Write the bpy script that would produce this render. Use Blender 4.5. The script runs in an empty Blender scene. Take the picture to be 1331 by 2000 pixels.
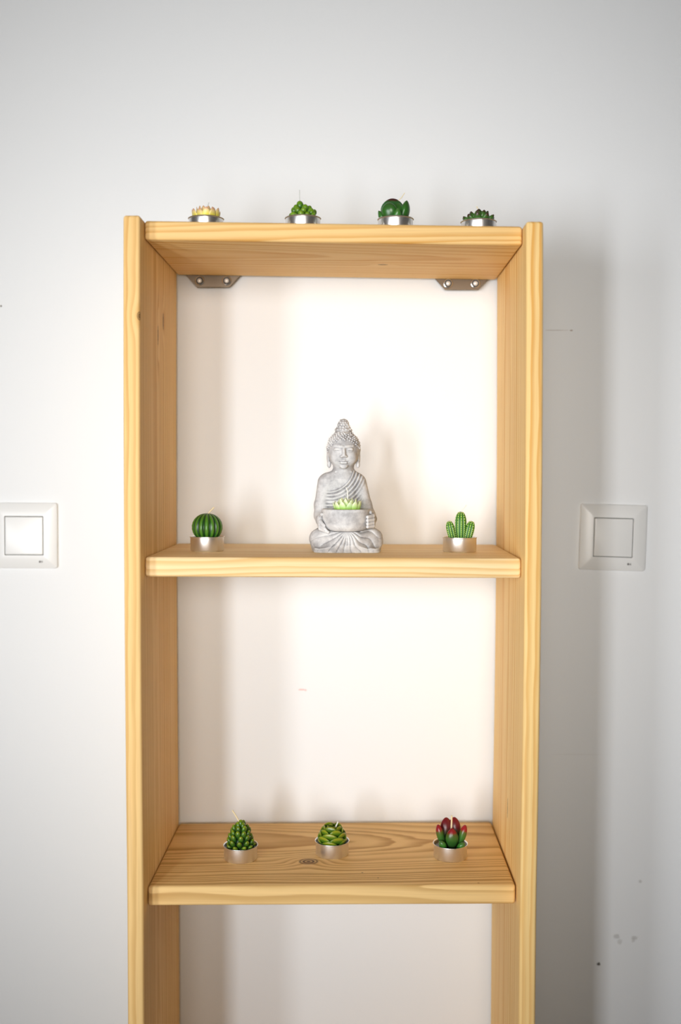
import bpy, bmesh, math, random
import numpy as np
from mathutils import Vector, Matrix

C = bpy.context.scene.collection
PI = math.pi
ZO = 0.17                      # height of the fitted origin above the floor
F = 2100.0                     # focal length in pixels of the 1331x2000 frame

# ------------------------------------------------------------------ camera
def rot(rx, ry, rz):
    cx, sx, cy, sy, cz, sz = math.cos(rx), math.sin(rx), math.cos(ry), math.sin(ry), math.cos(rz), math.sin(rz)
    X = np.array([[1, 0, 0], [0, cx, -sx], [0, sx, cx]])
    Y = np.array([[cy, 0, sy], [0, 1, 0], [-sy, 0, cy]])
    Z = np.array([[cz, -sz, 0], [sz, cz, 0], [0, 0, 1]])
    return Z @ X @ Y
CM = rot(-0.04047, -0.00241, 0.01351)
CP = np.array([0.02371, -1.1094, 1.0 + ZO])
cam = bpy.data.cameras.new('camera'); co = bpy.data.objects.new('camera', cam); C.objects.link(co)
r_, f_, u_ = CM[:, 0], CM[:, 1], CM[:, 2]
co.matrix_world = Matrix(((r_[0], u_[0], -f_[0], CP[0]), (r_[1], u_[1], -f_[1], CP[1]), (r_[2], u_[2], -f_[2], CP[2]), (0, 0, 0, 1)))
cam.sensor_fit = 'VERTICAL'; cam.sensor_height = 36.0; cam.lens = F / 2000 * 36
cam.clip_start = 0.02
cam.dof.use_dof = True; cam.dof.focus_distance = 1.205; cam.dof.aperture_fstop = 2.4
bpy.context.scene.camera = co

# ------------------------------------------------------------------ world, lights, exposure
w = bpy.data.worlds.new('world'); bpy.context.scene.world = w; w.use_nodes = True
w.node_tree.nodes['Background'].inputs[0].default_value = (0.75, 0.87, 1.0, 1)
w.node_tree.nodes['Background'].inputs[1].default_value = 0.3
def area(name, loc, target, sx, sy, power, col):
    l = bpy.data.lights.new(name, 'AREA'); l.shape = 'RECTANGLE'; l.size = sx; l.size_y = sy
    l.energy = power; l.color = col
    o = bpy.data.objects.new(name, l); C.objects.link(o); o.location = loc
    o.rotation_euler = (Vector(target) - Vector(loc)).to_track_quat('-Z', 'Y').to_euler()
    return o
l1 = area('window_light', (-0.63, -1.60, 1.0), (0.08, 0.24, 1.05), 0.15, 0.80, 2.75, (0.95, 0.985, 1.03))
l2 = area('window_light_side', (-1.15, -1.60, 1.1), (0.20, 0.24, 1.15), 0.20, 0.80, 2.0, (0.95, 0.985, 1.03))
l3 = area('fill_light', (-0.05, -2.80, 1.40), (-0.05, 0.24, 1.25), 1.0, 0.90, 2.65, (1.0, 0.955, 0.90))  # added fill lamp behind the camera; its narrow spread darkens the wall edges
l1.data.spread = math.radians(80); l2.data.spread = math.radians(70); l3.data.spread = math.radians(37)
sc = bpy.context.scene
sc.view_settings.view_transform = 'Standard'; sc.view_settings.look = 'None'
sc.view_settings.exposure = 0.06; sc.view_settings.gamma = 1.0; sc.view_settings.use_curve_mapping = False

# ------------------------------------------------------------------ object helpers
def tag(o, label=None, cat=None, group=None, kind=None):
    if label: o['label'] = label
    if cat: o['category'] = cat
    if group: o['group'] = group
    if kind: o['kind'] = kind
    return o
def thing(name, label, cat, loc, group=None, rot_=(0, 0, 0)):
    o = bpy.data.objects.new(name, None); C.objects.link(o); o.empty_display_size = 0.02
    o.location = loc; o.rotation_euler = rot_
    return tag(o, label, cat, group)
def smooth(me, ang=None):
    me.polygons.foreach_set('use_smooth', [True] * len(me.polygons))
    if ang is not None: me.set_sharp_from_angle(angle=math.radians(ang))
def mesh(name, vs, fs, mat, sm=True, ang=None):
    me = bpy.data.meshes.new(name); me.from_pydata([tuple(map(float, v)) for v in vs], [], fs)
    bm = bmesh.new(); bm.from_mesh(me); bmesh.ops.recalc_face_normals(bm, faces=bm.faces); bm.to_mesh(me); bm.free()
    if sm: smooth(me, ang)
    if mat: me.materials.append(mat)
    return me
def link(name, me, parent=None, loc=(0, 0, 0), mtx=None):
    o = bpy.data.objects.new(name, me); C.objects.link(o); o.parent = parent; o.location = loc
    if mtx is not None: o.matrix_basis = mtx
    return o
def bm_mesh(name, bm, mat, ang=35):
    me = bpy.data.meshes.new(name); bmesh.ops.recalc_face_normals(bm, faces=bm.faces)
    bm.to_mesh(me); bm.free(); smooth(me, ang); me.materials.append(mat); return me
def lathe(name, prof, mat, n=48, ang=40, closed=False):
    vs, fs = [], []; m = len(prof)
    for i in range(n):
        a = 2 * PI * i / n
        for r, z in prof: vs.append((r * math.cos(a), r * math.sin(a), z))
    for i in range(n):
        j = (i + 1) % n
        for k in range(m - 1 + (1 if closed else 0)):
            k2 = (k + 1) % m
            fs.append((i * m + k, j * m + k, j * m + k2, i * m + k2))
    me = mesh(name, vs, fs, mat, True, None)
    bm = bmesh.new(); bm.from_mesh(me); bmesh.ops.remove_doubles(bm, verts=bm.verts, dist=1e-7)
    bmesh.ops.recalc_face_normals(bm, faces=bm.faces); bm.to_mesh(me); bm.free(); smooth(me, ang)
    return me
def tube(name, pts, rad, mat, n=8):
    pts = [Vector(p) for p in pts]
    # Catmull-Rom resample
    if len(pts) > 2:
        q = [pts[0] * 2 - pts[1]] + pts + [pts[-1] * 2 - pts[-2]]; out = []
        for i in range(1, len(q) - 2):
            for s in range(5):
                t = s / 5; a, b, c, d = q[i - 1], q[i], q[i + 1], q[i + 2]
                out.append(0.5 * ((2 * b) + (c - a) * t + (2 * a - 5 * b + 4 * c - d) * t * t + (3 * b - a - 3 * c + d) * t ** 3))
        out.append(pts[-1]); pts = out
    vs, fs = [], []
    for i, p in enumerate(pts):
        d = (pts[min(i + 1, len(pts) - 1)] - pts[max(i - 1, 0)]).normalized()
        x = d.cross(Vector((0, 1, 0.01))).normalized(); y = d.cross(x)
        for k in range(n):
            a = 2 * PI * k / n; vs.append(p + (x * math.cos(a) + y * math.sin(a)) * rad)
    for i in range(len(pts) - 1):
        for k in range(n):
            k2 = (k + 1) % n; fs.append((i * n + k, i * n + k2, (i + 1) * n + k2, (i + 1) * n + k))
    fs.append(tuple(range(n))); fs.append(tuple(range((len(pts) - 1) * n, len(pts) * n)))
    return mesh(name, vs, fs, mat, True, 60)

# ------------------------------------------------------------------ node helpers
class NT:
    def __init__(s, name):
        s.m = bpy.data.materials.new(name); s.m.use_nodes = True; s.t = s.m.node_tree; s.b = s.t.nodes['Principled BSDF']
    def n(s, typ, **kw):
        nd = s.t.nodes.new(typ)
        for k, v in kw.items(): setattr(nd, k, v)
        return nd
    def put(s, sock, v):
        if hasattr(v, 'is_linked') or isinstance(v, bpy.types.NodeSocket): s.t.links.new(v, sock)
        else: sock.default_value = v
    def math(s, op, a, b=0.0, c=None, clamp=False):
        nd = s.n('ShaderNodeMath', operation=op); nd.use_clamp = clamp
        s.put(nd.inputs[0], a); s.put(nd.inputs[1], b)
        if c is not None: s.put(nd.inputs[2], c)
        return nd.outputs[0]
    def noise(s, vec, scale, detail=2.0, rough=0.5):
        nd = s.n('ShaderNodeTexNoise'); s.put(nd.inputs['Vector'], vec); nd.inputs['Scale'].default_value = scale
        nd.inputs['Detail'].default_value = detail; nd.inputs['Roughness'].default_value = rough; return nd.outputs[0]
    def mapping(s, vec, loc=(0, 0, 0), scale=(1, 1, 1), rot_=(0, 0, 0)):
        nd = s.n('ShaderNodeMapping'); s.put(nd.inputs[0], vec); nd.inputs[1].default_value = loc
        nd.inputs[2].default_value = rot_; nd.inputs[3].default_value = scale; return nd.outputs[0]
    def ramp(s, fac, stops, interp='LINEAR'):
        nd = s.n('ShaderNodeValToRGB'); s.put(nd.inputs[0], fac); cr = nd.color_ramp; cr.interpolation = interp
        while len(cr.elements) < len(stops): cr.elements.new(0.5)
        for e, (p, c) in zip(cr.elements, stops): e.position = p; e.color = tuple(c) + (1,) if len(c) == 3 else c
        return nd.outputs[0]
    def mr(s, v, a, b, c=0.0, d=1.0, smoothstep=True):
        nd = s.n('ShaderNodeMapRange'); nd.interpolation_type = 'SMOOTHSTEP' if smoothstep else 'LINEAR'
        s.put(nd.inputs[0], v); nd.inputs[1].default_value = a; nd.inputs[2].default_value = b
        nd.inputs[3].default_value = c; nd.inputs[4].default_value = d; return nd.outputs[0]
    def mix(s, fac, a, b, mode='MIX'):
        nd = s.n('ShaderNodeMix', data_type='RGBA', blend_type=mode)
        s.put(nd.inputs[0], fac)
        for i, v in ((6, a), (7, b)): s.put(nd.inputs[i], v if not isinstance(v, tuple) else (tuple(v) + (1,) if len(v) == 3 else v))
        return nd.outputs[2]
    def vmath(s, op, a, b=(0, 0, 0)):
        nd = s.n('ShaderNodeVectorMath', operation=op); s.put(nd.inputs[0], a); s.put(nd.inputs[1], b)
        return nd.outputs[1] if op in ('LENGTH', 'DISTANCE', 'DOT_PRODUCT') else nd.outputs[0]
    def coord(s, k='Object'): return s.n('ShaderNodeTexCoord').outputs[k]
    def sep(s, v):
        nd = s.n('ShaderNodeSeparateXYZ'); s.put(nd.inputs[0], v); return nd.outputs
    def bump(s, h, strength, dist):
        nd = s.n('ShaderNodeBump'); s.put(nd.inputs['Height'], h); nd.inputs['Strength'].default_value = strength
        nd.inputs['Distance'].default_value = dist; s.t.links.new(nd.outputs[0], s.b.inputs['Normal'])
    def base(s, col, rough=0.5, metal=0.0, spec=0.5):
        s.put(s.b.inputs['Base Color'], col if not isinstance(col, tuple) else (tuple(col) + (1,))[:4])
        s.put(s.b.inputs['Roughness'], rough); s.b.inputs['Metallic'].default_value = metal
        s.b.inputs['Specular IOR Level'].default_value = spec; return s.m

def pine(name, axis, c0, spacing=0.0048, wob=0.010, seed=0.0, knots=(), pos=(0, 0, 0), tone=1.0, dark=1.0, lscale=2.2, pale=0.0):
    """solid pine: growth rings round an axis running along the board, with real knots at given world points"""
    t = NT(name); P = t.coord(); s = t.sep(P)
    if axis == 'X': L, A, B = s[0], s[1], s[2]
    else: L, A, B = s[2], s[1], s[0]
    cmb = t.n('ShaderNodeCombineXYZ'); t.put(cmb.inputs[0], L); t.put(cmb.inputs[1], A); t.put(cmb.inputs[2], B)
    V = cmb.outputs[0]
    na = t.math('SUBTRACT', t.noise(t.mapping(V, (seed, seed * 1.7, 0), (lscale, 3.0, 3.0)), 1.0, 1.5, 0.45), 0.5)
    nb = t.math('SUBTRACT', t.noise(t.mapping(V, (seed + 5, 2.3, seed), (lscale * 1.4, 4.0, 4.0)), 1.0, 1.5, 0.45), 0.5)
    nf = t.math('SUBTRACT', t.noise(t.mapping(V, (seed, 8, seed), (12, 90.0, 90.0)), 1.0, 2, 0.5), 0.5)
    a = t.math('ADD', t.math('SUBTRACT', A, c0[0]), t.math('MULTIPLY', na, wob * 4))
    b = t.math('ADD', t.math('SUBTRACT', B, c0[1]), t.math('MULTIPLY', nb, wob * 2))
    r = t.math('SQRT', t.math('ADD', t.math('MULTIPLY', a, a), t.math('MULTIPLY', b, b)))
    ph = t.math('ADD', t.math('DIVIDE', r, spacing), t.math('MULTIPLY', nf, 0.5))
    # ring widths vary from year to year
    ph = t.math('ADD', ph, t.math('MULTIPLY', t.math('SINE', t.math('MULTIPLY', ph, 1.37)), 0.35))
    km = None
    for (kp, kr, amp, halo) in knots:
        d = t.vmath('LENGTH', t.mapping(P, tuple(-(kp[i] - pos[i]) / kr[i] for i in range(3)), tuple(1 / kr[i] for i in range(3))))
        g = t.math('POWER', 2.718, t.math('MULTIPLY', t.math('MULTIPLY', d, d), -halo))
        if amp: ph = t.math('ADD', ph, t.math('MULTIPLY', g, amp))
        core = t.math('SUBTRACT', 1.0, t.mr(d, 0.75, 1.15))
        rings = t.math('ADD', 0.62, t.math('MULTIPLY', t.math('SINE', t.math('MULTIPLY', d, 16.0)), 0.38))
        k = t.math('MULTIPLY', core, rings, clamp=True)
        km = k if km is None else t.math('MAXIMUM', km, k)
    fr = t.math('FRACT', ph)
    late = t.math('MULTIPLY', t.mr(fr, 0.25, 0.86), t.math('SUBTRACT', 1.0, t.mr(fr, 0.88, 1.0)))
    yr = t.noise(t.mapping(V, (seed, 3, 1), (0.7, 28, 28)), 1.0, 2, 0.6)
    late = t.math('MULTIPLY', late, t.mr(yr, 0.25, 0.75, 0.25, 1.0))
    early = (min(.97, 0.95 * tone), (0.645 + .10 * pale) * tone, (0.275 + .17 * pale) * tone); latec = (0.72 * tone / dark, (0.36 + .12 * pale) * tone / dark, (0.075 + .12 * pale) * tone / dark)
    col = t.mix(late, early, latec)
    fib = t.noise(t.mapping(V, (seed, 0, 3), (9, 520, 520)), 1.0, 3, 0.6)
    col = t.mix(t.mr(fib, 0.35, 0.8, 0.0, 0.22), col, (0.50, 0.27, 0.10))
    blot = t.noise(t.mapping(V, (seed, 1, 7), (3, 14, 14)), 1.0, 2, 0.5)
    col = t.mix(t.mr(blot, 0.35, 0.7, 0.0, 0.22), col, (0.84, 0.49, 0.18))
    if km is not None: col = t.mix(km, col, (0.10, 0.045, 0.02))
    t.base(col, 0.58, 0, 0.18)
    t.bump(t.math('ADD', t.math('MULTIPLY', late, 0.7), t.math('MULTIPLY', fib, 0.6)), 0.16, 0.0006)
    return t.m

# --- plain materials
def wall_mat():
    t = NT('painted_plaster'); P = t.coord()
    n1 = t.noise(P, 210, 3, 0.55); n2 = t.noise(P, 35, 2, 0.5)
    col = (0.86, 0.872, 0.878, 1)
    marks = [((0.2725, 1.1723 + ZO), (0.0150, 0.0006), (0.42, 0.36, 0.32), 0.45), ((0.292, 1.1720 + ZO), (0.0018, 0.0008), (0.35, 0.25, 0.2), .8),
             ((-0.0428, 0.7206 + ZO), (0.0045, 0.0010), (0.80, 0.40, 0.36), .7), ((-0.038, 0.7198 + ZO), (0.0016, 0.0013), (0.78, 0.42, 0.38), .6),
             ((0.3355, 0.3708 + ZO), (0.0022, 0.0022), (0.10, 0.09, 0.08), .95), ((-0.4199, 1.2017 + ZO), (0.0012, 0.0012), (0.15, 0.12, 0.1), .9),
             ((0.3578, 0.4067 + ZO), (0.004, 0.003), (0.45, 0.44, 0.42), .5), ((0.3805, 0.405 + ZO), (0.004, 0.0025), (0.45, 0.44, 0.42), .5),
             ((0.362, 0.4 + ZO), (0.003, 0.0035), (0.5, 0.49, 0.46), .4), ((0.3870, 0.478 + ZO), (0.002, 0.002), (0.4, 0.39, 0.37), .5),
             ((0.379, 0.402 + ZO), (0.002, 0.003), (0.45, 0.44, 0.42), .4), ((0.305, 0.640 + ZO), (0.033, 0.0007), (0.7, 0.68, 0.66), .25)]
    out = None
    j = t.vmath('ADD', P, (0, 0, 0))
    jit = t.math('MULTIPLY', t.math('SUBTRACT', t.noise(P, 500, 2, .5), 0.5), 1.2)
    for (x, z), (rx, rz), c, st in marks:
        q = t.mapping(P, (-x / rx, 0, -z / rz), (1 / rx, 0, 1 / rz))
        m = t.math('SUBTRACT', 1.0, t.mr(t.math('ADD', t.vmath('LENGTH', q), jit), 0.6, 1.3))
        out = t.mix(t.math('MULTIPLY', m, st), out if out is not None else col, c)
    t.base(out, 0.62, 0, 0.3)
    t.bump(t.math('ADD', t.math('MULTIPLY', n1, 0.6), n2), 0.22, 0.0012)
    return t.m
def plain(name, col, rough=0.6, metal=0.0, spec=0.5, bumps=None, sss=0.0, vary=0.0, coat=0.0):
    t = NT(name); c = col
    if vary: c = t.mix(t.mr(t.noise(t.coord(), 60, 3, .6), .3, .7, 0, vary), tuple(col), tuple(x * .55 for x in col))
    t.base(c, rough, metal, spec)
    if bumps: t.bump(t.noise(t.coord(), bumps[0], 3, .5), bumps[1], bumps[2])
    if sss: t.b.inputs['Subsurface Weight'].default_value = sss; t.b.inputs['Subsurface Scale'].default_value = 0.004; t.b.inputs['Subsurface Radius'].default_value = (1, .9, .5)
    if coat: t.b.inputs['Coat Weight'].default_value = coat; t.b.inputs['Coat Roughness'].default_value = 0.15
    return t.m
def leaf_mat(name, stops, rough=0.33, sss=0.12, noise=0.25):
    """wax leaf, dipped tips, on the pinecone painted shading: colour along the leaf length (z, 0 base to 1 tip of its own box)"""
    t = NT(name); z = t.sep(t.coord('Generated'))[2]
    oi = t.n('ShaderNodeObjectInfo')
    z2 = t.math('ADD', z, t.math('MULTIPLY', t.math('SUBTRACT', t.noise(t.coord(), 160, 2, .5), 0.5), noise))
    col = t.ramp(z2, stops)
    hsv = t.n('ShaderNodeHueSaturation'); t.put(hsv.inputs['Color'], col)
    t.put(hsv.inputs['Value'], t.mr(oi.outputs['Random'], 0, 1, 0.8, 1.2, False))
    t.base(hsv.outputs[0], rough, 0, 0.5)
    if sss:
        t.b.inputs['Subsurface Weight'].default_value = sss; t.b.inputs['Subsurface Scale'].default_value = 0.003
        t.b.inputs['Subsurface Radius'].default_value = (1, 1, .5)
    return t.m
def concrete_mat():
    t = NT('whitewashed_concrete'); P = t.coord()
    geo = t.n('ShaderNodeNewGeometry')
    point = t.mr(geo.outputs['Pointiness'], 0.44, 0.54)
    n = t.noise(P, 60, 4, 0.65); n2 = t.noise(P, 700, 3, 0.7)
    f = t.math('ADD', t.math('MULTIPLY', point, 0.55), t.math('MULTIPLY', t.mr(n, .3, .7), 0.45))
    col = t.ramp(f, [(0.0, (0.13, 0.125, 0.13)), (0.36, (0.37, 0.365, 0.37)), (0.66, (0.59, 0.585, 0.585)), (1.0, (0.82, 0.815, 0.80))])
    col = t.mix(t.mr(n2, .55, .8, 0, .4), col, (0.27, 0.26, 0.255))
    t.base(col, 0.88, 0, 0.2); t.bump(t.math('ADD', n2, n), 0.35, 0.0005)
    return t.m

M_wall = wall_mat()
M_white = plain('matt_grey_white_paint', (0.55, 0.57, 0.59), 0.7)
M_plastic = plain('white_switch_plastic', (0.84, 0.84, 0.825), 0.30, 0, 0.5)
M_gap = plain('dark_switch_gap', (0.12, 0.12, 0.11), 0.7)
M_mark = plain('grey_printed_mark', (0.16, 0.15, 0.14), 0.6)
M_steel = plain('brushed_steel', (0.17, 0.13, 0.09), 0.42, 0.6, bumps=(900, 0.15, 0.0003))
M_rim = plain('rolled_steel_rim', (0.72, 0.70, 0.66), 0.22, 1.0)
M_hole = plain('dark_hole', (0.05, 0.045, 0.04), 0.6)
M_screw = plain('zinc_screw_head', (0.88, 0.87, 0.84), 0.35, 0.25)
M_alu = plain('candle_tin_aluminium', (0.80, 0.78, 0.76), 0.31, 0.95, bumps=(300, 0.05, 0.0003))
M_wick = plain('waxed_cotton_wick', (0.86, 0.72, 0.44), 0.6, 0, 0.3)
M_wickw = plain('white_cotton_wick', (0.88, 0.87, 0.82), 0.6, 0, 0.3)
M_wickg = plain('pale_grey_cotton_wick', (0.66, 0.66, 0.63), 0.6, 0, 0.3)
M_dark = plain('very_dark_green_wax', (0.012, 0.022, 0.010), 0.3, 0, 0.5)
M_core = plain('dark_green_wax', (0.018, 0.060, 0.012), 0.4, 0, 0.5)
M_yelw = plain('yellow_wax', (0.85, 0.72, 0.14), 0.4, 0, 0.5, sss=.3)
M_limew = plain('lime_wax', (0.36, 0.66, 0.06), 0.4, 0, 0.5, sss=.3)
M_conc = concrete_mat()
G = (0.030, 0.115, 0.014)
L_yellow = leaf_mat('yellow_wax_petal', [(0.0, (0.82, 0.68, 0.02)), (0.5, (0.90, 0.78, 0.08)), (0.78, (0.92, 0.72, 0.30)), (0.98, (0.72, 0.36, 0.24))], 0.4, 0.25)
L_lime = leaf_mat('lime_wax_petal', [(0.0, (0.25, 0.58, 0.02)), (0.40, (0.36, 0.68, 0.08)), (0.78, (0.66, 0.84, 0.42)), (1.0, (0.80, 0.90, 0.62))], 0.4, 0.35)
L_bead = leaf_mat('green_wax_bead', [(0.0, (0.012, 0.05, 0.01)), (0.5, (0.05, 0.17, 0.012)), (1.0, (0.20, 0.34, 0.012))], 0.32, 0.1)
L_cone = leaf_mat('pinecone_green_wax_bead', [(0.0, (0.006, 0.022, 0.006)), (0.5, (0.018, 0.075, 0.010)), (0.75, (0.06, 0.15, 0.010)), (1.0, (0.22, 0.30, 0.012))], 0.28, 0.08)  # near-black bases paint the shade between beads, yellow ends their lit tips
L_rose = leaf_mat('olive_green_wax_petal', [(0.0, (0.008, 0.035, 0.005)), (0.45, (0.03, 0.11, 0.008)), (0.75, (0.09, 0.19, 0.010)), (0.95, (0.30, 0.34, 0.02))], 0.26, 0.08)
L_broad = leaf_mat('emerald_wax_leaf', [(0.0, (0.010, 0.06, 0.010)), (0.6, (0.030, 0.155, 0.035)), (0.84, (0.035, 0.12, 0.03)), (0.92, (0.07, 0.012, 0.014))], 0.28, 0.06, 0.08)
L_ever = leaf_mat('plain_emerald_wax_leaf', [(0.0, (0.010, 0.06, 0.010)), (0.6, (0.035, 0.17, 0.020)), (1.0, (0.055, 0.13, 0.03))], 0.28, 0.06, 0.1)
L_eche = leaf_mat('green_wax_leaf_with_dark_tip', [(0.0, (0.02, 0.08, 0.01)), (0.6, (0.07, 0.25, 0.025)), (0.84, (0.05, 0.13, 0.02)), (0.99, (0.06, 0.012, 0.012))], 0.32, 0.08)
L_red = leaf_mat('green_wax_leaf_with_red_tip', [(0.0, (0.018, 0.075, 0.015)), (0.52, (0.045, 0.155, 0.022)), (0.70, (0.09, 0.13, 0.022)), (0.80, (0.30, 0.012, 0.018))], 0.3, 0.08, 0.08)
L_redb = leaf_mat('dark_red_wax_leaf', [(0.0, (0.02, 0.06, 0.015)), (0.40, (0.03, 0.08, 0.016)), (0.62, (0.13, 0.012, 0.015)), (1.0, (0.20, 0.012, 0.018))], 0.28, 0.06, 0.08)
def rib_mat(name, lo, hi, r0, r1):
    t = NT(name); s = t.sep(t.coord())
    r = t.math('SQRT', t.math('ADD', t.math('MULTIPLY', s[0], s[0]), t.math('MULTIPLY', s[1], s[1])))
    at = t.n('ShaderNodeAttribute'); at.attribute_name = 'ridge'
    f = t.math('ADD', at.outputs['Fac'], t.math('MULTIPLY', t.math('SUBTRACT', t.noise(t.coord(), 900, 2, .5), .5), .5))
    t.base(t.mix(t.mr(f, .25, .95), lo, hi), 0.36, 0, 0.5)
    t.b.inputs['Subsurface Weight'].default_value = 0.08; t.b.inputs['Subsurface Scale'].default_value = 0.002
    return t.m
M_rib = rib_mat('ribbed_dark_green_wax', (0.010, 0.055, 0.008), (0.075, 0.22, 0.018), 0, 0)
M_col = rib_mat('bright_green_wax_column', (0.020, 0.115, 0.015), (0.13, 0.37, 0.02), 0, 0)
M_spine = plain('cream_wax_dots', (0.80, 0.84, 0.38), 0.5)

# ------------------------------------------------------------------ the room
D = 0.22839; H = 0.1975; T = 0.01758; GAP = 0.010; YW = D + GAP
def box_bm(x0, x1, y0, y1, z0, z1):
    bm = bmesh.new(); bmesh.ops.create_cube(bm, size=1)
    for v in bm.verts: v.co = Vector(((x0, x1)[v.co.x > 0], (y0, y1)[v.co.y > 0], (z0, z1)[v.co.z > 0]))
    return bm
def struct(name, b, mat, bev=0):
    bm = box_bm(*b)
    if bev: bmesh.ops.bevel(bm, geom=bm.edges[:], offset=bev, segments=3, profile=.5, affect='EDGES')
    return tag(link(name, bm_mesh(name, bm, mat)), kind='structure')
RX, RY, RH = 1.9, -3.2, 2.55
M_floor = pine('oiled_oak_floor', 'X', (0.3, -0.4), 0.012, 0.02, 4.0, tone=0.42)
struct('wall_back', (-RX, RX, YW, YW + .12, 0, RH), M_wall)
struct('floor', (-RX, RX, RY, YW, -.05, 0), M_floor)
struct('ceiling', (-RX, RX, RY, YW, RH, RH + .05), M_white)
struct('wall_left', (-RX - .1, -RX, RY, YW, 0, RH), M_white)
struct('wall_right', (RX, RX + .1, RY, YW, 0, RH), M_white)
struct('wall_front', (-RX, RX, RY - .1, RY, 0, RH), M_white)

# ------------------------------------------------------------------ the shelving unit
ZT, ZM, ZL = 1.25544 + ZO, 0.90598 + ZO, 0.55438 + ZO
def bow(z):
    u = max(0.0, (z - ZL) / (ZT - ZL)); b = 4 * u * (1 - u); return b
BL, BR, TS, TT, TL = 0.0013, 0.00186, -0.00326, -0.00306, 0.00248
unit = thing('shelving_unit', 'tall narrow open pine shelving unit standing against the white wall', 'shelving unit', (0, D / 2, 0))
def board(name, x0, x1, y0, y1, z0, z1, mat, bev=0.003, cuts=0, cut_axis=2, warp=None, label=None):
    cx, cy, cz = (x0 + x1) / 2, (y0 + y1) / 2, (z0 + z1) / 2
    bm = box_bm(x0 - cx, x1 - cx, y0 - cy, y1 - cy, z0 - cz, z1 - cz)
    bmesh.ops.bevel(bm, geom=bm.edges[:], offset=bev, segments=3, profile=.5, affect='EDGES')
    if warp:
        lo, hi = ((x0 - cx, x1 - cx), None, (z0 - cz, z1 - cz))[cut_axis]
        no = [0, 0, 0]; no[cut_axis] = 1
        for i in range(1, cuts):
            c = [0, 0, 0]; c[cut_axis] = lo + (hi - lo) * i / cuts
            bmesh.ops.bisect_plane(bm, geom=bm.verts[:] + bm.edges[:] + bm.faces[:], plane_co=c, plane_no=no)
        for v in bm.verts:
            p = warp(v.co.x + cx, v.co.y + cy, v.co.z + cz); v.co = Vector((p[0] - cx, p[1] - cy, p[2] - cz))
    o = link(name, bm_mesh(name, bm, mat, 40), unit, (cx, cy - D / 2, cz))
    return o, (cx, cy, cz)
zs = 1.25565 + ZO
zl_, zr_ = zs - TS, zs + TS
ctrL = (-H - T / 2, D / 2, zl_ / 2); ctrR = (H + T / 2, D / 2, zr_ / 2)
kL = [((-0.1975, 0.0008, 1.1563 + ZO), (0.004, 0.0028, 0.0050), 0.8, 0.10), ((-0.1975, 0.1346, 1.1687 + ZO), (0.009, 0.0040, 0.0100), 1.2, 0.25),
      ((-0.1975, 0.1019, 1.1488 + ZO), (0.007, 0.0026, 0.0115), 1.4, 0.10)]
m = pine('pine_left_side', 'Z', (-0.030, -0.055), 0.0052, 0.0035, 1.3, kL, ctrL, tone=0.96, dark=1.15, lscale=1.2)
board('side_panel', -H - T, -H, 0, D, 0, zl_, m, cuts=40, warp=lambda x, y, z: (x - BL * bow(z), y, z))
kR = [((0.1975, 0.10, 0.615 + ZO), (0.008, 0.0022, 0.012), 1.0, 0.2)]
m = pine('pine_right_side', 'Z', (0.02, 0.085), 0.0056, 0.0040, 7.7, kR, ctrR, tone=1.06, dark=1.0, lscale=1.2)  # raised tone stands in for more light on the inner face
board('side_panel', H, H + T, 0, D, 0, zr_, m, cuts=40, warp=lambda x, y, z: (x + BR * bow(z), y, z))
def shelf(z, th, tilt, c0, seed, knots, mat=None, wob=0.01, spacing=0.005, gapr=0.0006, tone=1.0, dark=1.0, ls=2.2, pale=0.0):
    x0 = -H - BL * bow(z) + .0003; x1 = H + BR * bow(z) - gapr
    y0 = 0.0222
    ctr = ((x0 + x1) / 2, (y0 + D) / 2, z - th / 2)
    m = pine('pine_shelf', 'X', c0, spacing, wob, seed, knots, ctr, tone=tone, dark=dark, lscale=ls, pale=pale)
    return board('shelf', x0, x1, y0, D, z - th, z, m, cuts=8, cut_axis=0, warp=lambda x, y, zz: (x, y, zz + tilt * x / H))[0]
shelf(ZT, .0200, TT, (-0.03, 0.10), 2.1, [((0.055, 0.14, 1.2354 + ZO), (0.006, 0.003, 0.004), 1.0, .2)], wob=.007, spacing=.0050, ls=1.6, tone=.95)
shelf(ZM, .0212, 0.0, (0.0, -0.085), 11.4, [], wob=.006, spacing=.0056, ls=1.4, tone=1.04, pale=.8)  # paler, brighter wood colour paints in the overexposed look of this board
shelf(ZL, .0211, TL, (0.035, -0.085), 5.2, [((-0.0279, 0.0938, 0.5544 + ZO), (0.0115, 0.0095, 0.012), 2.8, .22), ((0.0329, 0.0594, 0.5544 + ZO), (0.0012, 0.0012, .002), 0, 1),
      ((0.1573, 0.0283, 0.5565 + ZO), (0.0010, 0.0010, .002), 0, 1), ((0.050, 0.044, 0.555 + ZO), (0.0007, 0.0016, .002), 0, 1), ((-0.012, 0.125, 0.5544 + ZO), (0.010, 0.0016, .004), .5, .3)],
      wob=.011, spacing=.0054, gapr=.0014, dark=1.45, tone=0.93, ls=3.0)
shelf(0.20 + ZO, .0210, 0.0, (0.01, -0.05), 9.0, [], wob=.01)

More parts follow.
